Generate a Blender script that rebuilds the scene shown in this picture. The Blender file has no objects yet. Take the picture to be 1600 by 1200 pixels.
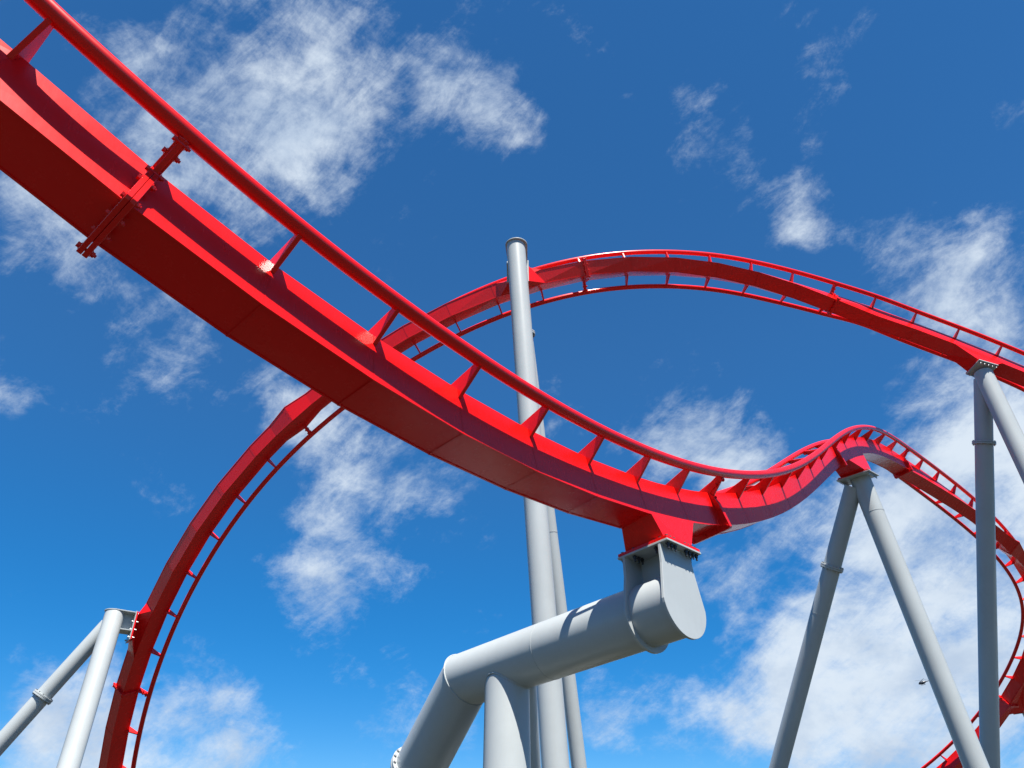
import bpy, bmesh, math, random
import numpy as np
from mathutils import Matrix, Vector

S = bpy.context.scene
COL = S.collection
rad = math.radians

# ------------------------------------------------------------------ camera
cam = bpy.data.objects.new('camera', bpy.data.cameras.new('camera'))
COL.objects.link(cam)
S.camera = cam
cam.location = (0, 0, 1.6)
cam.rotation_euler = (rad(90 + 33), 0, 0)
cam.data.sensor_width = 36
cam.data.lens = 27.2
cam.data.clip_start = 0.05
cam.data.clip_end = 9000

# ------------------------------------------------------------------ light
SUN = Vector((0.125, -0.39, 0.91)).normalized()
sun = bpy.data.objects.new('sun', bpy.data.lights.new('sun', 'SUN'))
COL.objects.link(sun)
sun.rotation_euler = SUN.to_track_quat('Z', 'Y').to_euler()
sun.data.energy = 5.0
sun.data.angle = rad(0.5)
sun.data.color = (1.0, 0.95, 0.87)
S.view_settings.view_transform = 'Standard'
S.view_settings.look = 'None'
S.view_settings.gamma = 1
S.view_settings.use_curve_mapping = False
S.view_settings.exposure = 1.15

W = bpy.data.worlds.new('World')
S.world = W
W.use_nodes = True


def build_sky():
    nt = W.node_tree
    N, L = nt.nodes, nt.links
    N.clear()

    def node(t, **k):
        n = N.new(t)
        for a, b in k.items():
            setattr(n, a, b)
        return n

    def put(sock, val):
        if isinstance(val, bpy.types.NodeSocket):
            L.new(val, sock)
        else:
            sock.default_value = val

    def m(op, a, b=None, clamp=False):
        n = node('ShaderNodeMath', operation=op, use_clamp=clamp)
        put(n.inputs[0], a)
        if b is not None:
            put(n.inputs[1], b)
        return n.outputs[0]

    def vm(op, a, b=None):
        n = node('ShaderNodeVectorMath', operation=op)
        put(n.inputs[0], a)
        if b is not None:
            put(n.inputs[1], b)
        return n

    def mapr(v, a, b, c, d, smooth=True):
        n = node('ShaderNodeMapRange')
        n.interpolation_type = 'SMOOTHSTEP' if smooth else 'LINEAR'
        put(n.inputs[0], v)
        for i, q in enumerate((a, b, c, d)):
            put(n.inputs[1 + i], q)
        return n.outputs[0]

    out = node('ShaderNodeOutputWorld')
    bg = node('ShaderNodeBackground')
    L.new(bg.outputs[0], out.inputs[0])
    bg.inputs['Strength'].default_value = SKY_STRENGTH
    sky = node('ShaderNodeTexSky', sky_type='NISHITA')
    sky.sun_disc = False
    sky.sun_elevation = math.asin(SUN.z)
    sky.sun_rotation = math.atan2(SUN.x, SUN.y)
    sky.altitude = 100
    sky.air_density = 0.8
    sky.dust_density = 0.0
    sky.ozone_density = 8.0
    tc = node('ShaderNodeTexCoord')
    d = tc.outputs['Generated']
    sep = node('ShaderNodeSeparateXYZ')
    L.new(d, sep.inputs[0])
    gm = node('ShaderNodeGamma')
    gm.inputs[1].default_value = 0.85
    L.new(sky.outputs[0], gm.inputs[0])
    hs = node('ShaderNodeHueSaturation')
    L.new(mapr(sep.outputs[2], 0.1, 0.6, 1.42, 1.27), hs.inputs['Saturation'])
    L.new(gm.outputs[0], hs.inputs['Color'])
    # cloud texture lives on the sky's own directions, a little flattened towards the horizon
    p = vm('MULTIPLY', d, (1.0, 1.0, 1.45)).outputs[0]

    def noise(vec, scale, detail, rough, dist=0.0, off=(0, 0, 0), rot=0.0, stretch=(1, 1, 1)):
        mp = node('ShaderNodeMapping')
        mp.inputs['Location'].default_value = off
        mp.inputs['Rotation'].default_value = (0, 0, rot)
        mp.inputs['Scale'].default_value = stretch
        L.new(vec, mp.inputs[0])
        n = node('ShaderNodeTexNoise')
        n.inputs['Scale'].default_value = scale
        n.inputs['Detail'].default_value = detail
        n.inputs['Roughness'].default_value = rough
        n.inputs['Distortion'].default_value = dist
        L.new(mp.outputs[0], n.inputs['Vector'])
        return n.outputs['Fac']

    def turned(vec, axis, ang, scl):
        r = node('ShaderNodeVectorRotate', rotation_type='AXIS_ANGLE')
        L.new(vec, r.inputs['Vector'])
        r.inputs['Axis'].default_value = axis
        r.inputs['Angle'].default_value = ang
        return vm('MULTIPLY', r.outputs[0], scl).outputs[0]

    # soft billows, finer tufts, and drawn-out fibres blown across the view
    n1 = noise(p, 5.5, 10, 0.62, 0.3, (3.1, 1.7, 0.4))
    n2 = noise(p, 17.0, 11, 0.72, 0.25, (0.3, 5.7, 2.0))
    n4 = noise(turned(p, (0.1, 0.85, 0.5), rad(52), (0.30, 1.0, 1.0)), 19.0, 11, 0.70, 0.4, (4.4, 0.2, 1.0))
    n3 = noise(p, 1.3, 3, 0.5, 0.0, (7.3, 2.2, 0))
    fb = m('ADD', m('MULTIPLY', n1, 0.48), m('ADD', m('MULTIPLY', n2, 0.25), m('MULTIPLY', n4, 0.27)))
    # where the cloud patches of this sky stand: direction, half-width, weight
    wob = node('ShaderNodeTexNoise')
    wob.inputs['Scale'].default_value = 4.0
    wob.inputs['Detail'].default_value = 4
    L.new(d, wob.inputs['Vector'])
    wv = vm('SCALE', vm('SUBTRACT', wob.outputs['Color'], (0.5, 0.5, 0.5)).outputs[0])
    wv.inputs['Scale'].default_value = 0.13
    dw = vm('ADD', d, wv.outputs[0]).outputs[0]
    cov = None
    for az, el, r, w in CLOUD_PATCHES:
        c = (math.sin(rad(az)) * math.cos(rad(el)), math.cos(rad(az)) * math.cos(rad(el)), math.sin(rad(el)))
        g = mapr(vm('DISTANCE', dw, c).outputs['Value'], 0.0, rad(r), w, 0.0)
        cov = g if cov is None else m('ADD', cov, g)
    # elsewhere, out of view, broad-noise cover kept thinner to dim the ambient light
    front = mapr(sep.outputs[1], 0.12, 0.40, 1.0, 0.0)
    cov = m('ADD', cov, m('MULTIPLY', front, mapr(n3, 0.50, 0.74, 0.0, 0.65)))
    dens = m('ADD', m('MULTIPLY', m('SUBTRACT', fb, 0.5), 5.4), m('SUBTRACT', m('MINIMUM', cov, 1.30), 0.55))
    alpha = mapr(dens, -0.25, 0.98, 0.0, 0.97)
    # sunlit tops white, thick parts a little greyer
    shade = noise(p, 8.0, 6, 0.6, 0.2, (9.1, 3.3, 0))
    ramp = node('ShaderNodeMix', data_type='RGBA')
    L.new(mapr(shade, 0.38, 0.68, 0.0, 1.0), ramp.inputs[0])
    ramp.inputs[6].default_value = CLOUD_LIGHT
    ramp.inputs[7].default_value = CLOUD_GREY
    mix = node('ShaderNodeMix', data_type='RGBA')
    L.new(alpha, mix.inputs[0])
    L.new(hs.outputs[0], mix.inputs[6])
    L.new(ramp.outputs[2], mix.inputs[7])
    L.new(mix.outputs[2], bg.inputs['Color'])


SKY_STRENGTH = 0.086
CLOUD_LIGHT = (3.9, 4.4, 4.95, 1)
CLOUD_GREY = (2.75, 3.35, 4.2, 1)
CLOUD_PATCHES = [   # azimuth, elevation, half-width in degrees, weight
    (-26.2, 51.7, 14.1, 0.54),
    (-30.0, 45.9, 11.7, 0.38),
    (-38.2, 40.0, 9.3, 0.52),
    (-43.1, 41.0, 6.7, 0.40),
    (-38.6, 47.8, 6.0, 0.46),
    (-40.0, 36.7, 5.5, 0.40),
    (-30.4, 34.2, 6.4, 0.52),
    (-26.7, 31.9, 4.5, 0.40),
    (-18.6, 56.1, 9.3, 0.42),
    (-4.8, 57.0, 6.5, 0.38),
    (-2.6, 52.1, 4.4, 0.70),
    (-7.7, 49.3, 3.6, 0.30),
    (-8.4, 54.8, 4.0, 0.36),
    (-18.9, 48.0, 6.1, 0.40),
    (32.7, 47.3, 4.5, 0.56),
    (35.8, 50.1, 3.7, 0.46),
    (29.7, 43.6, 4.7, 0.58),
    (25.3, 47.8, 3.5, 0.48),
    (28.0, 41.4, 3.2, 0.54),
    (32.2, 37.7, 5.9, 0.42),
    (34.3, 34.3, 6.2, 0.40),
    (41.1, 37.1, 5.4, 0.38),
    (44.8, 41.1, 2.6, 0.55),
    (33.7, 29.2, 7.1, 0.44),
    (40.3, 32.7, 6.4, 0.38),
    (20.5, 49.0, 2.5, 0.28),
    (20.0, 53.8, 2.0, 0.30),
    (11.2, 28.3, 7.0, 0.54),
    (17.7, 27.6, 7.8, 0.86),
    (4.4, 30.1, 4.9, 0.40),
    (-11.9, 25.9, 9.0, 0.90),
    (-17.6, 29.4, 5.8, 0.62),
    (-13.0, 19.0, 6.7, 0.88),
    (-5.0, 22.2, 8.0, 0.62),
    (-11.1, 40.9, 5.9, 0.48),
    (-7.9, 45.8, 3.7, 0.34),
    (27.1, 14.7, 12.2, 1.25),
    (21.4, 10.6, 9.5, 0.92),
    (35.9, 22.7, 8.2, 1.10),
    (33.9, 16.0, 9.8, 1.20),
    (24.6, 7.8, 10.9, 0.70),
    (30.2, 7.7, 6.5, 0.80),
    (15.7, 18.4, 4.6, 0.72),
    (19.0, 21.6, 5.6, 0.68),
    (-26.0, 6.3, 8.4, 1.25),
    (-20.5, 12.0, 4.8, 0.68),
    (-18.0, 7.6, 6.1, 1.10),
    (-29.8, 8.8, 4.8, 0.50),
    (-37.4, 27.7, 4.1, 0.50),
    (-28.0, 23.5, 3.9, 0.46),
    (12.3, 10.5, 6.4, 0.56),
    (5.7, 10.1, 4.0, 0.42),
    (26.2, 21.8, 5.9, 0.44),
    (-6.0, 7.3, 3.9, 0.40),
    (9.0, 12.4, 5.6, 0.44),
    (18.1, 8.1, 7.1, 0.60),
    (6.0, 7.3, 2.9, 0.34),
    (-31.5, 34.0, 9.0, 0.22),
    (-36.5, 36.5, 7.0, 0.25),
    (38.0, 33.5, 6.0, 0.20),
    (-28.0, 8.0, 9.0, 0.30),
]
build_sky()
DIP_TRACK = [
    (-15.9, -7.9, 11.6, 0.208, 0.413, 0.887),
    (-13.5, -5.5, 10.65, 0.208, 0.413, 0.887),
    (-11.2, -3.2, 9.75, 0.208, 0.413, 0.887),
    (-9, -1, 8.9, 0.192, 0.344, 0.932),
    (-7.15, 0.85, 8.2, 0.192, 0.344, 0.932),
    (-5.75, 2.35, 7.6, 0.192, 0.344, 0.932),
    (-4.76, 3.4, 7.16, 0.192, 0.344, 0.932),
    (-4.62, 3.621, 7.202, 0.208, 0.413, 0.887),
    (-4.232, 3.882, 6.915, 0.223, 0.481, 0.84),
    (-3.61, 4.473, 6.621, 0.246, 0.542, 0.794),
    (-2.696, 5.489, 6.299, 0.281, 0.585, 0.752),
    (-1.386, 7.001, 6.063, 0.331, 0.606, 0.719),
    (0.407, 9.323, 6.191, 0.369, 0.62, 0.695),
    (2.739, 12.09, 6.738, 0.394, 0.623, 0.684),
    (5.281, 15.377, 8.311, 0.424, 0.61, 0.689),
    (7.828, 18.884, 10.725, 0.427, 0.618, 0.688),
    (10.398, 22.329, 13.396, 0.446, 0.614, 0.681),
    (13.132, 25.601, 15.563, 0.478, 0.595, 0.666),
    (16.088, 29.047, 16.506, 0.479, 0.594, 0.631),
    (19.475, 32.221, 16.692, 0.397, 0.649, 0.562),
    (22.954, 35.101, 16.324, 0.241, 0.74, 0.46),
    (26.04, 37.808, 15.479, 0.049, 0.822, 0.342),
    (28.125, 40.552, 14.174, -0.147, 0.872, 0.215),
    (28.693, 43.548, 12.332, -0.322, 0.884, 0.092),
    (27.707, 46.773, 9.728, -0.473, 0.862, -0.024),
    (25.032, 50.292, 6.809, -0.607, 0.818, -0.137),
    (20.6, 54.2, 4.1, -0.731, 0.767, -0.25),
    (14.8, 57.6, 2.3, -0.731, 0.767, -0.25),
    (8.3, 60, 2.2, -0.731, 0.767, -0.25),
]
ARCH_TRACK = [
    (-21.5, 54.5, 3.2, 0.546, 0.541, 0.653),
    (-19.3, 48, 1.5, 0.546, 0.541, 0.653),
    (-17.4, 41.5, 1.1, 0.546, 0.541, 0.653),
    (-16.397, 40.707, -2.937, 0.583, 0.53, 0.624),
    (-16.032, 35.004, 2.647, 0.62, 0.52, 0.594),
    (-14.626, 30.421, 7.436, 0.656, 0.508, 0.563),
    (-12.203, 26.92, 11.453, 0.699, 0.494, 0.526),
    (-9.097, 24.396, 14.776, 0.736, 0.479, 0.491),
    (-5.457, 22.664, 17.216, 0.774, 0.463, 0.452),
    (-1.81, 21.439, 18.872, 0.8, 0.446, 0.419),
    (1.64, 20.891, 19.912, 0.813, 0.435, 0.383),
    (4.937, 21.139, 20.543, 0.832, 0.43, 0.294),
    (7.729, 21.84, 20.841, 0.849, 0.422, 0.168),
    (10.191, 22.56, 20.704, 0.874, 0.388, 0.025),
    (12.411, 23.242, 20.324, 0.906, 0.31, -0.088),
    (14.633, 23.85, 19.866, 0.933, 0.219, -0.18),
    (17.093, 24.244, 19.008, 0.935, 0.176, -0.274),
    (19.932, 24.623, 17.697, 0.923, 0.148, -0.373),
    (23.273, 25.085, 16.168, 0.907, 0.119, -0.471),
    (26.614, 25.546, 14.639, 0.907, 0.119, -0.471),
    (29.956, 26.008, 13.111, 0.907, 0.119, -0.471),
    (33.3, 26.5, 11.6, 0.907, 0.119, -0.471),
    (36.6, 26.9, 10.1, 0.907, 0.119, -0.471),
    (40.0, 27.4, 8.6, 0.907, 0.119, -0.471),
]

# ------------------------------------------------------------------ materials
def principled(name, base, rough, coat=0.0, metal=0.0, var=0.06, vscale=1.5, bump=0.0, bscale=40, spec=0.5, dirt=0.0):
    m = bpy.data.materials.new(name)
    m.use_nodes = True
    N, L = m.node_tree.nodes, m.node_tree.links
    b = N['Principled BSDF']
    b.inputs['Roughness'].default_value = rough
    b.inputs['Metallic'].default_value = metal
    b.inputs['Specular IOR Level'].default_value = spec
    b.inputs['Coat Weight'].default_value = coat
    b.inputs['Coat Roughness'].default_value = 0.12
    tc = N.new('ShaderNodeTexCoord')
    n = N.new('ShaderNodeTexNoise')
    n.inputs['Scale'].default_value = vscale
    n.inputs['Detail'].default_value = 6
    n.inputs['Roughness'].default_value = 0.65
    L.new(tc.outputs['Object'], n.inputs['Vector'])
    r = N.new('ShaderNodeValToRGB')
    r.color_ramp.elements[0].position = 0.3
    r.color_ramp.elements[1].position = 0.7
    r.color_ramp.elements[0].color = tuple(c * (1 - var) for c in base) + (1,)
    r.color_ramp.elements[1].color = tuple(min(1, c * (1 + var)) for c in base) + (1,)
    L.new(n.outputs['Fac'], r.inputs[0])
    col = r.outputs[0]
    if dirt:
        # faint dust blotches and run marks of their own
        mp = N.new('ShaderNodeMapping')
        mp.inputs['Scale'].default_value = (7, 7, 0.8)
        L.new(tc.outputs['Object'], mp.inputs[0])
        n2 = N.new('ShaderNodeTexNoise')
        n2.inputs['Scale'].default_value = 1.0
        n2.inputs['Detail'].default_value = 8
        n2.inputs['Roughness'].default_value = 0.7
        L.new(mp.outputs[0], n2.inputs['Vector'])
        mr = N.new('ShaderNodeMapRange')
        mr.inputs[1].default_value = 0.5
        mr.inputs[2].default_value = 0.8
        mr.inputs[4].default_value = dirt
        L.new(n2.outputs['Fac'], mr.inputs[0])
        mx = N.new('ShaderNodeMix')
        mx.data_type = 'RGBA'
        L.new(mr.outputs[0], mx.inputs[0])
        L.new(col, mx.inputs[6])
        mx.inputs[7].default_value = (0.23, 0.21, 0.19, 1)
        col = mx.outputs[2]
        mr2 = N.new('ShaderNodeMapRange')
        mr2.inputs[1].default_value = 0.3
        mr2.inputs[2].default_value = 0.75
        mr2.inputs[3].default_value = rough * 0.95
        mr2.inputs[4].default_value = min(1, rough * 1.12)
        L.new(n2.outputs['Fac'], mr2.inputs[0])
        L.new(mr2.outputs[0], b.inputs['Roughness'])
    L.new(col, b.inputs['Base Color'])
    if bump:
        n3 = N.new('ShaderNodeTexNoise')
        n3.inputs['Scale'].default_value = bscale
        n3.inputs['Detail'].default_value = 3
        L.new(tc.outputs['Object'], n3.inputs['Vector'])
        bp = N.new('ShaderNodeBump')
        bp.inputs['Strength'].default_value = bump
        bp.inputs['Distance'].default_value = 0.02
        L.new(n3.outputs['Fac'], bp.inputs['Height'])
        L.new(bp.outputs[0], b.inputs['Normal'])
    return m


RED = principled('red_gloss_paint', (0.70, 0.006, 0.005), 0.26, coat=0.0, var=0.05, vscale=0.8, bump=0.05, bscale=0.9, dirt=0.003, spec=0.36)
GREY = principled('pale_grey_paint', (0.375, 0.405, 0.41), 0.33, coat=0.0, var=0.06, vscale=0.6, bump=0.08, bscale=1.4, dirt=0.10, spec=0.4)
STEEL = principled('galvanised_bolt_steel', (0.40, 0.41, 0.42), 0.42, metal=0.85, var=0.15, vscale=30)
DARK = principled('dark_bolt_steel', (0.055, 0.058, 0.065), 0.5, metal=0.5, var=0.2, vscale=30)
CONC = principled('footing_concrete', (0.33, 0.32, 0.30), 0.9, var=0.15, vscale=6, bump=0.5, bscale=60)
HELI = principled('helicopter_paint', (0.03, 0.035, 0.05), 0.35, var=0.1, vscale=3)
GLASS = principled('helicopter_glazing', (0.02, 0.025, 0.03), 0.08, var=0.05)
GROUND = principled('grass_and_gravel', (0.026, 0.028, 0.017), 0.95, var=0.45, vscale=0.35, bump=0.6, bscale=25)


# ------------------------------------------------------------------ helpers
def npv(*a):
    return np.array(a, float)


def unit(v):
    v = np.asarray(v, float)
    return v / np.linalg.norm(v)


def thing(name, label, cat, loc, group=None):
    o = bpy.data.objects.new(name, None)
    COL.objects.link(o)
    o.location = loc
    o.empty_display_size = 0.3
    o['label'] = label
    o['category'] = cat
    if group:
        o['group'] = group
    return o


class MB:
    """collects faces given in world space"""

    def __init__(s):
        s.v, s.f, s.sm = [], [], []

    def add(s, verts, faces, smooth=False):
        k = len(s.v)
        s.v += [tuple(map(float, q)) for q in verts]
        s.f += [tuple(i + k for i in f) for f in faces]
        s.sm += [smooth] * len(faces)

    def loft(s, rings, smooth=True, cap=True, closed=True):
        n = len(rings[0])
        vs = [p for r in rings for p in r]
        fs = []
        for i in range(len(rings) - 1):
            for j in range(n if closed else n - 1):
                k = (j + 1) % n
                fs.append((i * n + j, i * n + k, (i + 1) * n + k, (i + 1) * n + j))
        s.add(vs, fs, smooth)
        if cap:
            s.add(rings[0], [tuple(reversed(range(n)))])
            s.add(rings[-1], [tuple(range(n))])

    def box(s, c, ax, half):
        c = npv(*c)
        a = [npv(*q) for q in ax]
        vs = []
        for x in (-1, 1):
            for y in (-1, 1):
                for z in (-1, 1):
                    vs.append(c + a[0] * x * half[0] + a[1] * y * half[1] + a[2] * z * half[2])
        s.add(vs, [(0, 1, 3, 2), (4, 6, 7, 5), (0, 4, 5, 1), (2, 3, 7, 6), (0, 2, 6, 4), (1, 5, 7, 3)])

    def prism(s, pts, ext):
        """polygon (list of points) pushed both ways along ext"""
        e = npv(*ext)
        a = [npv(*p) - e for p in pts]
        b = [npv(*p) + e for p in pts]
        s.loft([a, b], smooth=False)

    def mesh(s, name, mat, origin=(0, 0, 0), bevel=0.0):
        me = bpy.data.meshes.new(name)
        o = npv(*origin)
        me.from_pydata([tuple(npv(*q) - o) for q in s.v], [], s.f)
        bm = bmesh.new()
        bm.from_mesh(me)
        for f, q in zip(bm.faces, s.sm):
            f.smooth = q
        bmesh.ops.remove_doubles(bm, verts=bm.verts, dist=1e-5)
        bmesh.ops.recalc_face_normals(bm, faces=bm.faces)
        if bevel:
            es = [e for e in bm.edges if len(e.link_faces) == 2 and e.calc_face_angle(0) > rad(35)]
            bmesh.ops.bevel(bm, geom=es, offset=bevel, segments=1, affect='EDGES', clamp_overlap=True)
        for e in bm.edges:
            if len(e.link_faces) == 2 and e.calc_face_angle(0) > rad(32):
                e.smooth = False
        bm.to_mesh(me)
        bm.free()
        me.materials.append(mat)
        return me

    def part(s, name, mat, parent, bevel=0.0, label=None):
        """mesh object under parent; vertices were given in world space"""
        base = npv(*parent.location)
        c = np.mean(np.array(s.v), axis=0)
        o = bpy.data.objects.new(name, s.mesh(name, mat, c, bevel))
        COL.objects.link(o)
        o.parent = parent
        o.location = tuple(c - base)
        if label:
            o['label'] = label
        return o


def sub(name, mesh, parent_part, world_m, root):
    """sub-part placed by a world matrix under a part whose own matrix is a pure local one under root"""
    o = bpy.data.objects.new(name, mesh)
    COL.objects.link(o)
    o.parent = parent_part
    pm = Matrix.Translation(root.location) @ parent_part.matrix_basis
    o.matrix_basis = pm.inverted() @ world_m
    return o


def frame_matrix(c, x, y, z):
    return Matrix(((x[0], y[0], z[0], c[0]), (x[1], y[1], z[1], c[1]), (x[2], y[2], z[2], c[2]), (0, 0, 0, 1)))


def perp(a):
    a = unit(a)
    h = npv(0, 0, 1) if abs(a[2]) < 0.9 else npv(1, 0, 0)
    x = unit(np.cross(h, a))
    return x, np.cross(a, x)


def ring(c, a, r, n=40, plane=None):
    """circle round axis a at c; slid along the axis on to the plane with normal `plane` through c"""
    a = unit(a)
    x, y = perp(a)
    c = npv(*c)
    o = []
    for i in range(n):
        t = 2 * math.pi * i / n
        q = c + r * (x * math.cos(t) + y * math.sin(t))
        if plane is not None:
            p = unit(plane)
            q = q + a * (np.dot(c - q, p) / np.dot(a, p))
        o.append(q)
    return o


def tube(mb, p0, p1, r0, r1=None, n=40, pl0=None, pl1=None):
    r1 = r0 if r1 is None else r1
    a = npv(*p1) - npv(*p0)
    mb.loft([ring(p0, a, r0, n, pl0), ring(p1, a, r1, n, pl1)])


def disc(mb, c, a, r, h, n=40):
    a = unit(a)
    tube(mb, npv(*c) - a * h / 2, npv(*c) + a * h / 2, r, n=n)


def lerp(p, q, t):
    return npv(*p) * (1 - t) + npv(*q) * t


def to_ground(p, q, z=0.0):
    p, q = npv(*p), npv(*q)
    return p + (q - p) * ((z - p[2]) / (q[2] - p[2]))


# one bolt: hex head, washer, shank, nut, along local Y through a joint
def bolt_mesh(name, mat, grip, hr=0.026, hl=0.03, out=0.03):
    mb = MB()
    y = npv(0, 1, 0)

    def hexa(c0, c1, r, n=6):
        mb.loft([ring(c0, y, r, n), ring(c1, y, r, n)], smooth=False)
    g = grip / 2
    hexa((0, -g - 0.005, 0), (0, -g - hl, 0), hr)
    hexa((0, -g, 0), (0, -g - 0.006, 0), hr * 1.25, 12)
    hexa((0, g, 0), (0, g + 0.006, 0), hr * 1.25, 12)
    hexa((0, g + 0.005, 0), (0, g + hl, 0), hr)
    hexa((0, -g - hl * 0.5, 0), (0, g + hl + out, 0), hr * 0.55, 8)
    return mb.mesh(name, mat)


# ------------------------------------------------------------------ the track's curve
HA, HB, RU, RV, RR = 0.272, 0.303, 0.644, 0.534, 0.085   # spine half width / half height, rail offset and radius


class Track:
    def __init__(s, tab, anchor, q_anchor):
        T = np.array(tab)
        n = len(T)
        u = np.linspace(0, n - 3 - 1e-9, 4000)
        i = np.floor(u).astype(int)
        t = u - i
        b = [(1 - t) ** 3 / 6, (3 * t ** 3 - 6 * t ** 2 + 4) / 6, (-3 * t ** 3 + 3 * t ** 2 + 3 * t + 1) / 6, t ** 3 / 6]
        d = [-(1 - t) ** 2 / 2, (9 * t ** 2 - 12 * t) / 6, (-9 * t ** 2 + 6 * t + 3) / 6, t ** 2 / 2]
        P = sum(T[i + k] * b[k][:, None] for k in range(4))
        D = sum(T[i + k] * d[k][:, None] for k in range(4))
        s.c, s.v, s.t = P[:, :3], P[:, 3:], D[:, :3]
        L = np.concatenate([[0], np.cumsum(np.linalg.norm(np.diff(s.c, axis=0), axis=1))])
        s.L = L - L[np.argmin(np.linalg.norm(s.c - npv(*anchor), axis=1))] + q_anchor

    def at(s, q):
        g = lambda A: np.array([np.interp(q, s.L, A[:, k]) for k in range(3)])
        c, t, v = g(s.c), unit(g(s.t)), g(s.v)
        v = unit(v - np.dot(v, t) * t)
        return c, t, np.cross(t, v), v


def spine_section(tr, q, flares):
    c, t, u, v = tr.at(q)
    k = 1.0
    for q0, amt, hw in flares:
        k += amt * max(0.0, 1 - abs(q - q0) / hw)
    a, b, w, l = HA * k, HB * k, 0.022, 0.011
    P = [(a, -b - l), (a, b + l), (a - w, b + l), (a - w, b), (w - a, b), (w - a, b + l), (-a, b + l), (-a, -b - l),
         (w - a, -b - l), (w - a, -b), (a - w, -b), (a - w, -b - l)]
    return [c + u * x + v * y for x, y in P]


def outrigger_mesh(side, name):
    mb = MB()
    th = 0.026
    P = [(0.0, HB - 0.02), (HA - 0.03, HB - 0.02), (HA - 0.03, HB - 0.115), (HA + 0.004, HB - 0.115), (RU + 0.015, RV - 0.065),
         (RU - 0.02, RV + 0.02), (RU - 0.10, RV - 0.02), (0.0, HB + 0.085)]
    mb.prism([(x * side, 0, z) for x, z in P], (0, th, 0))
    return mb.mesh(name, RED, bevel=0.005)


def joint_mesh(e=0.0):
    mb = MB()
    half = [(0, -HB - 0.135 + e), (HA + 0.12 - e, -HB - 0.135 + e), (HA + 0.145 - e, -HB - 0.10 + e), (HA + 0.125 - e, HB - 0.25), (HA + 0.035, HB - 0.01),
            (RU - 0.005, RV - 0.10), (RU - 0.02, RV + 0.02), (RU - 0.12, RV - 0.03), (HA - 0.06, HB + 0.09), (0, HB + 0.07)]
    full = half[:-1] + [half[-1]] + [(-x, z) for x, z in reversed(half[1:-1])]
    for y in (-0.0255, 0.0255):
        mb.prism([(x, y, z) for x, z in full], (0, 0.0235, 0))
    return mb.mesh('joint_flange', RED, bevel=0.004)


JOINT_BOLTS = [(sx * x, z) for sx in (1, -1) for x, z in
               ((RU - 0.05, RV - 0.115), (HA + 0.19, HB + 0.075), (HA + 0.055, HB - 0.11), (HA + 0.075, HB - 0.33),
                (HA + 0.075, -HB - 0.055), (0.11, -HB - 0.06))]
O_R, O_L = outrigger_mesh(1, 'outrigger'), outrigger_mesh(-1, 'outrigger')
J_M, J_S = joint_mesh(0.02), joint_mesh(0.05)
B_RED = bolt_mesh('bolt', RED, 0.100, 0.027, 0.030, 0.016)


def build_track(root, tr, stations, joints, nsub, flares, step, jm, welds=True):
    lo, hi = stations[0], stations[-1]
    # box spine, one welded piece per bay
    for a, b in zip(stations[:-1], stations[1:]):
        k = nsub(a)
        qs = list(np.linspace(a, b, k + 1))
        for q0, amt, hw in flares:
            for e in (q0 - hw, q0, q0 + hw):
                if a + 0.05 < e < b - 0.05:
                    qs.append(e)
        qs = sorted(qs)
        mb = MB()
        mb.loft([spine_section(tr, q, flares) for q in qs], smooth=False, cap=(a == lo or b == hi))
        if welds and b not in joints:
            s0, s1 = spine_section(tr, b - 0.008, flares), spine_section(tr, b + 0.008, flares)
            c = tr.at(b)[0]
            g = lambda S: [p + (p - c) * 0.009 for p in S]
            mb.loft([g([S[0], S[1], S[6], S[7]]) for S in (s0, s1)], smooth=False, cap=False)
        mb.part('spine_segment', RED, root)
    # running rails, welded up between the bolted joints
    ends = [lo] + [j for j in joints if lo < j < hi] + [hi]
    for sd in (1, -1):
        for a, b in zip(ends[:-1], ends[1:]):
            mb = MB()
            R = []
            for q in np.linspace(a, b, max(4, int((b - a) / step))):
                c, t, u, v = tr.at(q)
                p = c + u * RU * sd + v * RV
                R.append([p + RR * (u * math.cos(i * math.pi / 12) + v * math.sin(i * math.pi / 12)) for i in range(24)])
            mb.loft(R)
            mb.part('rail', RED, root)
    base = npv(*root.location)
    for q in stations:
        c, t, u, v = tr.at(q)
        M = frame_matrix(c - base, u, t, v)
        if q in joints:
            o = bpy.data.objects.new('joint_flange', jm)
            COL.objects.link(o)
            o.parent = root
            o.matrix_basis = M
            for x, z in JOINT_BOLTS:
                bo = bpy.data.objects.new('bolt', B_RED)
                COL.objects.link(bo)
                bo.parent = o
                bo.location = (x, 0, z)
        for me in (O_R, O_L):
            o = bpy.data.objects.new('outrigger', me)
            COL.objects.link(o)
            o.parent = root
            o.matrix_basis = M if q not in joints else M @ Matrix.Translation((0, 0.0, -0.012))


def saddle(root, tr, s1, s2, fc, x, y, hx, hy, grow=0.06, swap=False, flip=(1, 1)):
    """red saddle: plates from the spine's underside to a flange at fc with in-plane axes x (across), y (along)"""
    x, y, fc = unit(x), unit(y), npv(*fc)
    n = unit(np.cross(x, y))
    top = []
    for q, sd in ((s1, -1), (s1, 1), (s2, 1), (s2, -1)):
        c, t, u, v = tr.at(q)
        top.append(c + u * (HA - 0.002) * sd - v * (HB - 0.03))
    ctop = np.mean(top, axis=0)
    if np.dot(n, ctop - fc) < 0:
        n = -n
    bot = [fc + x * hx * a + y * hy * b for a, b in ((-1, -1), (1, -1), (1, 1), (-1, 1))]
    mb = MB()
    mb.loft([top, [p + n * 0.045 for p in bot]], smooth=False, cap=True)
    sd = mb.part('saddle', RED, root)
    mb = MB()
    mb.box(fc + n * 0.026, (x, y, n), (hx + grow, hy + grow, 0.024))
    fl = mb.part('saddle_flange', RED, root, bevel=0.004)
    return fl, n


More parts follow.
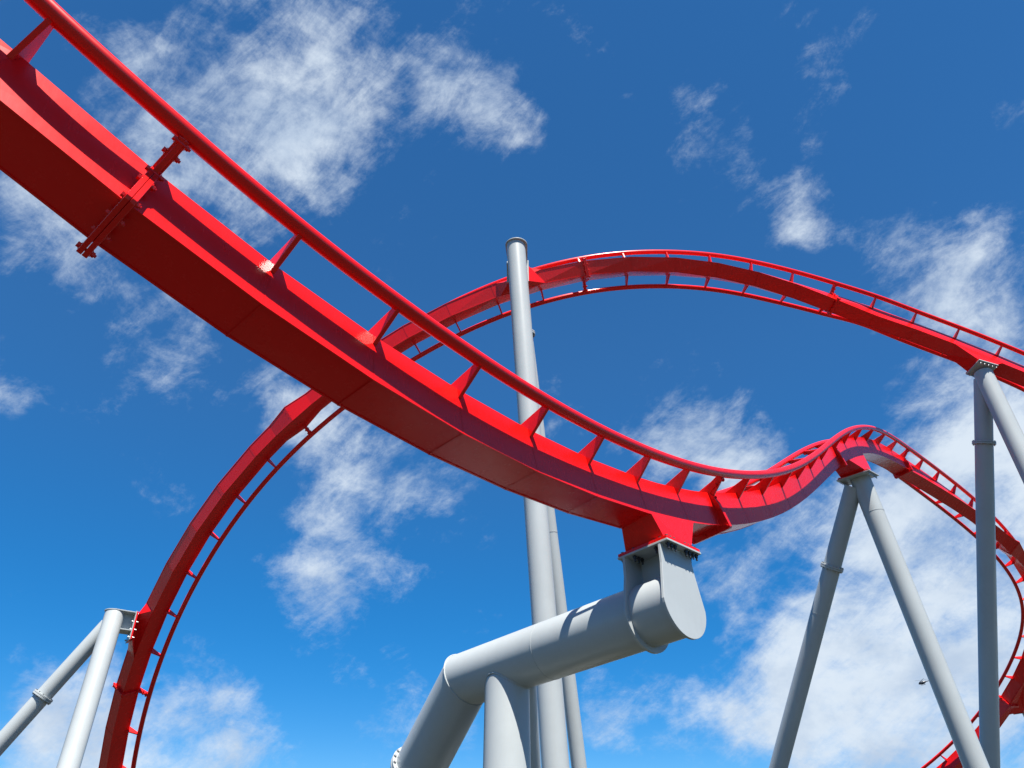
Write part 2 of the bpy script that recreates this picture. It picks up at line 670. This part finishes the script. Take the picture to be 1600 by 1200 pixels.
def grid_bolts(root, part, fc, x, y, n, pts, mesh):
    for a, b in pts:
        c = npv(*fc) + x * a + y * b
        sub('bolt', mesh, part, frame_matrix(c, x, n, np.cross(x, n)), root)


# ------------------------------------------------------------------ ground
mb = MB()
G = 24
xs = np.linspace(-1, 1, G + 1)
xs = np.sign(xs) * np.abs(xs) ** 2.2 * 3500
mb.add([(x, y, 0) for y in xs for x in xs], [(j * (G + 1) + i, j * (G + 1) + i + 1, (j + 1) * (G + 1) + i + 1, (j + 1) * (G + 1) + i) for j in range(G) for i in range(G)])
g = bpy.data.objects.new('ground', mb.mesh('ground', GROUND))
COL.objects.link(g)
g['kind'] = 'structure'
g['label'] = 'flat grass and gravel ground under the coaster'

# ------------------------------------------------------------------ near track: dips, crests and falls away to the right
DIP = Track(DIP_TRACK, (2.46, 11.79, 6.78), 11.0)
dip_stations = [-14.3, -12.9, -11.55, -10.2, -8.87, -7.54, -6.2, -4.87, -3.54, -2.21, -0.88, 0.46, 1.80, 3.12, 4.44, 5.78, 7.16, 8.52, 9.87, 11.23, 12.65, 14.1, 15.7, 17.4, 19.15, 20.95, 22.75,
                25.0, 26.8, 28.6, 30.35, 32.05, 33.75, 35.35, 37.2, 39.1, 41.0, 42.85, 44.8, 46.6, 48.3, 49.93, 51.46, 53.0, 54.5, 56.1, 57.5, 58.9, 60.6, 62.3, 64.0,
                65.8, 67.6, 69.4, 71.2]
dip_joints = [-8.87, 1.80, 12.65, 25.0, 35.35, 46.6, 58.9]
dip = thing('coaster_track', 'big near red track dipping from the top left, then humping away to the right', 'coaster track',
            tuple(DIP.at(5.78)[0] - npv(0, 0, 0.4)), 'red coaster tracks')
build_track(dip, DIP, dip_stations, dip_joints, lambda a: 1 if a < 9 or a > 36 else 2, [(46.6, 0.35, 0.9)], 0.16, J_M)

ARC = Track(ARCH_TRACK, (0.32, 21.14, 19.49), 37.0)
arch_stations = [-8.6, -6.8, -5.1, -3.4, -1.7, 0.0, 1.7, 3.4, 5.1, 6.8, 8.5, 10.25, 12.0, 13.71, 15.44, 17.13, 18.84, 20.56, 22.29, 24.01, 25.79, 27.62, 29.3, 30.98, 32.66, 34.35, 36.03, 37.69,
                 39.35, 41.02, 42.69, 44.36, 46.0, 47.66, 49.34, 51.0, 52.69, 54.38, 56.03, 57.7, 59.4, 61.1, 62.8, 64.5, 66.2, 67.9, 69.6, 71.3]
arch_joints = [3.4, 15.44, 27.62, 39.35, 49.34, 59.4]
arch = thing('coaster_track', 'farther red track arching high behind the tall capped column', 'coaster track',
             tuple(ARC.at(37)[0] - npv(0, 0, 0.4)), 'red coaster tracks')
build_track(arch, ARC, arch_stations, arch_joints, lambda a: 1, [(27.62, 0.30, 0.85)], 0.25, J_S)

UP = npv(0, 0, 1)


def footing(root, p, a, r):
    mb = MB()
    disc(mb, (p[0], p[1], 0.05), (0, 0, 1), r * 1.9, 0.06, 24)
    mb.part('base_plate', GREY, root)
    mb = MB()
    mb.box((p[0], p[1], 0.0), ((1, 0, 0), (0, 1, 0), (0, 0, 1)), (r * 2.6, r * 2.6, 0.018))
    mb.part('footing', CONC, root)


def leg(root, p, q, r, name='leg', collars=(), seams=(), pl0=None, ground=True, label=None):
    p, q = npv(*p), npv(*q)
    e = to_ground(p, q, 0.03) if ground else q
    a = unit(e - p)
    mb = MB()
    tube(mb, p, e, r, pl0=pl0, pl1=UP if ground else None, n=48)
    for s in seams:
        d = np.linalg.norm(npv(*s) - p)
        disc(mb, p + a * d, a, r + 0.006, 0.022, 48)
    o = mb.part(name, GREY, root, label=label)
    for s in collars:
        d = np.linalg.norm(npv(*s) - p)
        c = p + a * d
        mb = MB()
        for k in (-0.031, 0.031):
            disc(mb, c + a * k, a, r + 0.085, 0.052, 48)
        f = mb.part('collar', GREY, root, bevel=0.005)
        x, y = perp(a)
        me = B_COLLAR
        for i in range(12):
            t = 2 * math.pi * (i + .5) / 12
            sub('bolt', me, f, frame_matrix(c + (x * math.cos(t) + y * math.sin(t)) * (r + 0.045), x, a, np.cross(x, a)), root)
    if ground:
        footing(root, e, a, r)
    return o


B_COLLAR = bolt_mesh('bolt', STEEL, 0.118, 0.024, 0.028, 0.02)
B_PLATE = bolt_mesh('bolt', STEEL, 0.104, 0.028, 0.034, 0.05)
B_LONG = bolt_mesh('bolt', DARK, 0.104, 0.028, 0.034, 0.05)


# ------------------------------------------------------------------ big arm support under the dip
E, WB, FC = npv(2.46, 11.12, 5.03), npv(-0.82, 14.45, 4.70), npv(2.26, 11.40, 5.87)
A = unit(E - WB)
WX = unit(np.cross(UP, A))
U2 = np.cross(A, WX)
fl, n = saddle(dip, DIP, 9.95, 11.42, FC, A, WX, 0.37, 0.34, grow=0.09)
arm = thing('arm_support', 'thick grey support with a bent horizontal arm and rounded white end plate', 'support',
            (-0.9, 16.4, 0), 'grey coaster supports')
RA = 0.461
L1 = npv(-1.56, 15.52, 3.61)
bis = unit(unit(E - WB) - unit(L1 - WB))
mb = MB()
mb.loft([ring(WB, A, RA, 64, bis), ring(E + A * 0.012, A, RA, 64)], cap=True)
mb.part('arm', GREY, arm)
mb = MB()
d1 = unit(L1 - WB)
mb.loft([ring(WB, d1, RA * 1.004, 64, bis), ring(WB - d1 * 0.0 + d1 * 0.02, d1, RA * 1.004, 64, bis)], cap=False)
e1 = to_ground(WB, L1, 0.03)
mb.loft([ring(WB + d1 * 0.004, d1, RA, 64, bis), ring(e1, d1, RA, 64, UP)])
mb.part('leg', GREY, arm)
footing(arm, e1, d1, RA)
c = npv(-1.72, 15.72, 3.38)
c = WB + d1 * np.dot(c - WB, d1)
mb = MB()
for k in (-0.031, 0.031):
    disc(mb, c + d1 * k, d1, RA + 0.075, 0.045, 64)
f = mb.part('collar', GREY, arm, bevel=0.005)
x, y = perp(d1)
for i in range(20):
    t = 2 * math.pi * (i + .5) / 20
    sub('bolt', B_COLLAR, f, frame_matrix(c + (x * math.cos(t) + y * math.sin(t)) * (RA + 0.042), x, d1, np.cross(x, d1)), arm)
leg(arm, (-0.08, 13.64, 4.50), (-0.08, 13.44, 3.16), 0.375)
leg(arm, (0.03, 13.80, 4.55), (0.12, 14.76, 3.32), 0.38)


def weld_bead(root, p, q, r, a0, a1, ra, n=56):
    """bead along the line where tube p-q runs into the arm a0-a1"""
    p, q, a0, a1 = (npv(*z) for z in (p, q, a0, a1))
    d, ax = unit(q - p), unit(a1 - a0)
    x, y = perp(d)
    pts = []
    for i in range(n):
        t = 2 * math.pi * i / n
        o = p + (x * math.cos(t) + y * math.sin(t)) * (r + 0.004) - a0
        dd, oo = d - np.dot(d, ax) * ax, o - np.dot(o, ax) * ax
        A_, B_, C_ = np.dot(dd, dd), 2 * np.dot(dd, oo), np.dot(oo, oo) - (ra + 0.004) ** 2
        D_ = B_ * B_ - 4 * A_ * C_
        if D_ < 0:
            continue
        pts.append(a0 + o + d * (-B_ + math.sqrt(D_)) / (2 * A_))
    m = len(pts)
    R = []
    for i in range(m + 1):
        a, b, c = pts[(i - 1) % m], pts[i % m], pts[(i + 1) % m]
        u_, v_ = perp(c - a)
        w = 0.014 + 0.003 * math.sin(i * 2.3)
        R.append([b + (u_ * math.cos(k * math.pi / 3) + v_ * math.sin(k * math.pi / 3)) * w for k in range(6)])
    mb = MB()
    mb.loft(R, cap=False)
    mb.part('weld_bead', GREY, root)


weld_bead(arm, (-0.08, 13.64, 4.50), (-0.08, 13.44, 3.16), 0.375, WB, E, RA)
weld_bead(arm, (0.03, 13.80, 4.55), (0.12, 14.76, 3.32), 0.38, WB, E, RA)
mb = MB()
Rb = ring(WB, A, RA + 0.006, 64, bis)
Rw = []
for i in range(65):
    a_, b_, c_ = Rb[(i - 1) % 64], Rb[i % 64], Rb[(i + 1) % 64]
    u_, v_ = perp(c_ - a_)
    Rw.append([b_ + (u_ * math.cos(k * math.pi / 3) + v_ * math.sin(k * math.pi / 3)) * 0.013 for k in range(6)])
mb.loft(Rw, cap=False)
mb.part('weld_bead', GREY, arm)
for s_ in (2.05,):
    mb = MB()
    disc(mb, WB + A * s_, A, RA + 0.004, 0.02, 64)
    mb.part('weld_bead', GREY, arm)


def d_plate(s, th, r, hw, top):
    """plate across the arm: round below, drawn up to the flange"""
    c = WB + A * s
    P = []
    for i in range(25):
        t = math.pi * (1.02 + 0.96 * i / 24)
        P.append(c + WX * r * math.cos(t) + U2 * r * math.sin(t))
    for w_, z in ((hw + 0.03, top * 0.62), (hw, top), (-hw, top), (-hw - 0.03, top * 0.62)):
        P.append(c + WX * w_ + U2 * z)
    mb = MB()
    mb.prism(P, A * th / 2)
    return mb


LE = np.linalg.norm(E - WB)
HT = np.dot(FC - E, U2) - 0.020
d_plate(LE + 0.03, 0.045, RA + 0.055, 0.38, HT).part('end_plate', GREY, arm, bevel=0.004)
d_plate(LE - 0.64, 0.045, RA + 0.085, 0.38, HT).part('inner_plate', GREY, arm, bevel=0.004)
FX = A
mb = MB()
mb.box(FC - np.cross(A, WX) * 0.017, (A, WX, U2), (0.47, 0.44, 0.016))
hp = mb.part('head_flange', GREY, arm, bevel=0.004)
for s in (0.0,):
    mb = MB()
    mb.box(WB + A * (LE - 0.30) + U2 * (RA + HT) / 2, (A, WX, U2), (0.29, 0.018, (HT - RA) / 2 + 0.03))
    mb.part('gusset', GREY, arm)
pts = [(a, b) for a in (0.415, 0.30, 0.20, -0.20, -0.415) for b in (-0.36, -0.27, -0.18, 0.10, 0.19, 0.28, 0.37)]
for a, b in pts:
    if abs(a - (-0.415)) < .01 and b > 0.3:
        continue
    sub('bolt', B_LONG, hp, frame_matrix(FC + A * a + WX * b, A, -U2, np.cross(A, -U2)), arm)

# ------------------------------------------------------------------ side-mounted heads (tall column, left support)


def side_head(root, ctr, fc, axis, r, z_top, z_low, hw, hz, nb=4):
    """cap plate, lower plate, web and flange reaching from a column to a saddle flange"""
    ctr, fc = npv(*ctr), npv(*fc)
    ax = npv(axis[0], axis[1], 0)
    ax = unit(ax)
    sx = np.cross(UP, ax)
    d = np.dot(fc - ctr, ax) - 0.032
    for z, nm in ((z_top, 'cap_plate'), (z_low, 'lower_plate')):
        P = []
        cc = npv(ctr[0], ctr[1], z)
        rr = r + 0.06
        if nm == 'cap_plate':
            for i in range(25):
                t = math.pi * (0.5 + i / 24)
                P.append(cc + ax * rr * math.cos(t) + sx * rr * math.sin(t))
        else:
            P += [cc + sx * (r + 0.02), cc - ax * 0.02, cc - sx * (r + 0.02)]
        P += [cc + ax * d - sx * hw * 0.9, cc + ax * d + sx * hw * 0.9]
        mb = MB()
        mb.prism(P, UP * 0.018)
        mb.part(nm, GREY, root, bevel=0.003)
    mb = MB()
    mid = (z_top + z_low) / 2
    mb.box(npv(ctr[0], ctr[1], mid) + ax * d / 2, (ax, sx, UP), (d / 2, 0.016, (z_top - z_low) / 2 - 0.018))
    mb.part('web_plate', GREY, root)
    f0 = npv(ctr[0], ctr[1], 0) * npv(1, 1, 0) + npv(0, 0, fc[2]) + ax * (d + 0.016)
    mb = MB()
    mb.box(f0, (ax, sx, UP), (0.016, hw, hz))
    f = mb.part('head_flange', GREY, root, bevel=0.003)
    for b in (-hw + 0.08, hw - 0.08):
        for k in range(nb):
            zc = -hz + 0.09 + (2 * hz - 0.18) * k / (nb - 1)
            sub('bolt', B_PLATE, f, frame_matrix(f0 + ax * 0.016 + sx * b + UP * zc, sx, ax, np.cross(sx, ax)), root)
    return f0 + ax * 0.016, ax, sx


# ------------------------------------------------------------------ tall column behind the dip
PT, PB = npv(0.13, 19.55, 19.92), npv(0.98, 19.30, 3.83)
col_ = thing('tall_column', 'tallest grey column, capped, with the high arch bolted on behind its top', 'support',
             tuple(to_ground(PT, PB, 0)), 'grey coaster supports')
leg(col_, PT - npv(0, 0, 0.0), PB, 0.315, name='pole')
hfc, hax, hsx = side_head(col_, PT - (PB - PT) / 16.1 * -0.35, (0.24, 20.42, 19.52), (0.06, 1.0, 0), 0.315, PT[2] + 0.012, PT[2] - 0.78, 0.38, 0.48)
saddle(arch, ARC, 36.15, 37.85, hfc, hsx, UP, 0.30, 0.38, grow=0.08)
leg(col_, (0.24, 20.2, 19.3), (1.69, 22.12, 4.63), 0.20, name='strut', collars=[(0.60, 21.0, 17.01)], seams=[(1.29, 21.75, 10.35)])

# ------------------------------------------------------------------ A-frame under the hump
MF = npv(11.75, 23.79, 13.26)
mid = thing('a_frame_support', 'grey support of two splayed legs under the hump of the near track', 'support', (11.8, 24.5, 0), 'grey coaster supports')
c, t, u, v = DIP.at(27.4)
nz = unit(v + UP * 1.4)
th = unit(t - np.dot(t, nz) * nz)
uh = np.cross(th, nz)
saddle(dip, DIP, 26.1, 28.7, MF, uh, th, 0.42, 0.42, grow=0.10)
mb = MB()
mb.box(MF - nz * 0.02, (uh, th, nz), (0.56, 0.56, 0.02))
hp = mb.part('head_flange', GREY, mid, bevel=0.004)
for a in (-0.48, 0.48):
    for b in np.linspace(-0.44, 0.44, 6):
        sub('bolt', B_PLATE, hp, frame_matrix(MF + uh * a + th * b, th, -nz, np.cross(th, -nz)), mid)
leg(mid, npv(11.85, 23.84, 13.24), (12.91, 23.84, 4.36), 0.325, pl0=nz, seams=[(12.01, 23.78, 11.99)])
leg(mid, npv(11.62, 24.0, 13.0), (8.95, 28.83, 4.94), 0.285, collars=[(10.94, 25.37, 10.64)], seams=[(10.58, 26.15, 9.26)])

# ------------------------------------------------------------------ A-frame at the right edge, under the falling end of the arch
RF = npv(17.67, 24.10, 17.91)
rt = thing('a_frame_support', 'grey support with upright post crossing in front of the distant red curve', 'support', (17.2, 26, 0), 'grey coaster supports')
c, t, u, v = ARC.at(55.2)
nz = unit(v + UP * 0.9)
th = unit(t - np.dot(t, nz) * nz)
uh = np.cross(th, nz)
saddle(arch, ARC, 54.2, 56.15, RF, uh, th, 0.33, 0.31, grow=0.07)
mb = MB()
mb.box(RF - nz * 0.02, (uh, th, nz), (0.40, 0.38, 0.02))
hp = mb.part('head_flange', GREY, rt, bevel=0.004)
for a in (-0.34, 0.34):
    for b in np.linspace(-0.31, 0.31, 5):
        sub('bolt', B_PLATE, hp, frame_matrix(RF + uh * a + th * b, th, -nz, np.cross(th, -nz)), rt)
leg(rt, (17.72, 24.19, 17.80), (17.73, 23.89, 14.02), 0.325)
leg(rt, (17.72, 24.33, 17.6), (16.56, 29.72, 5.04), 0.305, collars=[(17.53, 25.26, 15.4)])

# ------------------------------------------------------------------ support at the left edge
LT, LB = npv(-14.24, 27.75, 9.86), npv(-13.5, 26.10, 4.62)
lf = thing('side_support', 'grey two-legged support at the left edge bolted to the side of the rising arch', 'support', (-13, 26, 0), 'grey coaster supports')
leg(lf, LT, LB, 0.325, pl0=UP)
leg(lf, (-14.35, 27.7, 9.4), (-16.54, 27.30, 5.47), 0.27, collars=[(-15.75, 27.42, 6.95)])
hfc, hax, hsx = side_head(lf, LT, (-13.62, 28.02, 9.42), (0.84, 0.54, 0), 0.30, LT[2] + 0.015, LT[2] - 0.62, 0.36, 0.50)
saddle(arch, ARC, 16.85, 18.95, hfc, hsx, UP, 0.28, 0.40, grow=0.08)

# ------------------------------------------------------------------ far support at the right edge
FT = npv(29.22, 47.1, 10.55)
fr = thing('side_support', 'distant grey support at the right edge holding the far red curve above its bottom', 'support', (30, 47.5, 0), 'grey coaster supports')
hfc, hax, hsx = side_head(fr, FT, (28.62, 46.55, 10.2), (-0.72, -0.55, 0), 0.26, FT[2] + 0.015, FT[2] - 0.62, 0.34, 0.45)
saddle(dip, DIP, 57.2, 59.6, hfc, hsx, UP, 0.27, 0.36, grow=0.07)
leg(fr, FT, FT + npv(0.5, -0.2, -4.5), 0.26, pl0=UP)
leg(fr, FT - npv(0, 0, 0.45), FT + npv(2.8, 1.2, -6.5), 0.22)

# ------------------------------------------------------------------ helicopter far off in the clouds
HB_ = npv(318.5, 629.2, 134.0)
he = thing('helicopter', 'tiny dark helicopter flying far away just left of the hump support leg', 'helicopter', tuple(HB_))
fx, fy, fz = unit(npv(-0.93, 0.36, -0.10)), None, None
fy = unit(np.cross(UP, fx))
fz = np.cross(fx, fy)
prof = [(3.3, 0.05, 0.05, -0.35), (2.9, 0.5, 0.5, -0.3), (2.0, 0.95, 0.95, -0.05), (0.8, 1.1, 1.15, 0.1), (-0.6, 1.05, 1.1, 0.15), (-1.7, 0.75, 0.8, 0.35), (-2.4, 0.4, 0.42, 0.55)]
mb = MB()
mb.loft([[HB_ + fx * x_ + fy * w_ * math.cos(a) + fz * (o_ + h_ * math.sin(a)) for a in np.linspace(0, 2 * math.pi, 17)[:-1]] for x_, w_, h_, o_ in prof])
mb.part('fuselage', HELI, he)
mb = MB()
mb.loft([[HB_ + fx * x_ + fy * w_ * math.cos(a) + fz * (o_ + h_ * math.sin(a)) for a in np.linspace(0, 2 * math.pi, 17)[:-1]] for x_, w_, h_, o_ in
         ((2.95, 0.4, 0.3, 0.0), (2.3, 0.9, 0.62, 0.35), (1.5, 1.04, 0.62, 0.66), (1.2, 0.9, 0.5, 0.75))])
mb.part('canopy', GLASS, he)
mb = MB()
tube(mb, HB_ - fx * 2.2 + fz * 0.55, HB_ - fx * 7.4 + fz * 0.95, 0.36, 0.16, 12)
mb.part('tail_boom', HELI, he)
mb = MB()
mb.prism([HB_ - fx * 6.9 + fz * 0.9, HB_ - fx * 7.5 + fz * 0.8, HB_ - fx * 8.3 + fz * 2.3, HB_ - fx * 7.7 + fz * 2.3], fy * 0.08)
mb.part('tail_fin', HELI, he)
mb = MB()
tube(mb, HB_ + fz * 1.1, HB_ + fz * 2.2, 0.22, 0.14, 10)
mb.part('rotor_mast', HELI, he)
for k in range(4):
    a = rad(90 * k + 12)
    d = fx * math.cos(a) + fy * math.sin(a)
    e = np.cross(fz, d)
    mb = MB()
    mb.box(HB_ + fz * 2.1 + d * 2.7, (d, e, fz), (2.6, 0.16, 0.03))
    mb.part('rotor_blade', HELI, he)
for k in (-1, 1):
    mb = MB()
    tube(mb, HB_ + fx * 1.9 + fy * 1.0 * k - fz * 1.45, HB_ - fx * 1.6 + fy * 1.0 * k - fz * 1.45, 0.07, n=8)
    for x_ in (1.1, -0.8):
        tube(mb, HB_ + fx * x_ + fy * 0.6 * k - fz * 0.7, HB_ + fx * x_ + fy * 1.0 * k - fz * 1.45, 0.06, n=8)
    mb.part('skid', HELI, he)
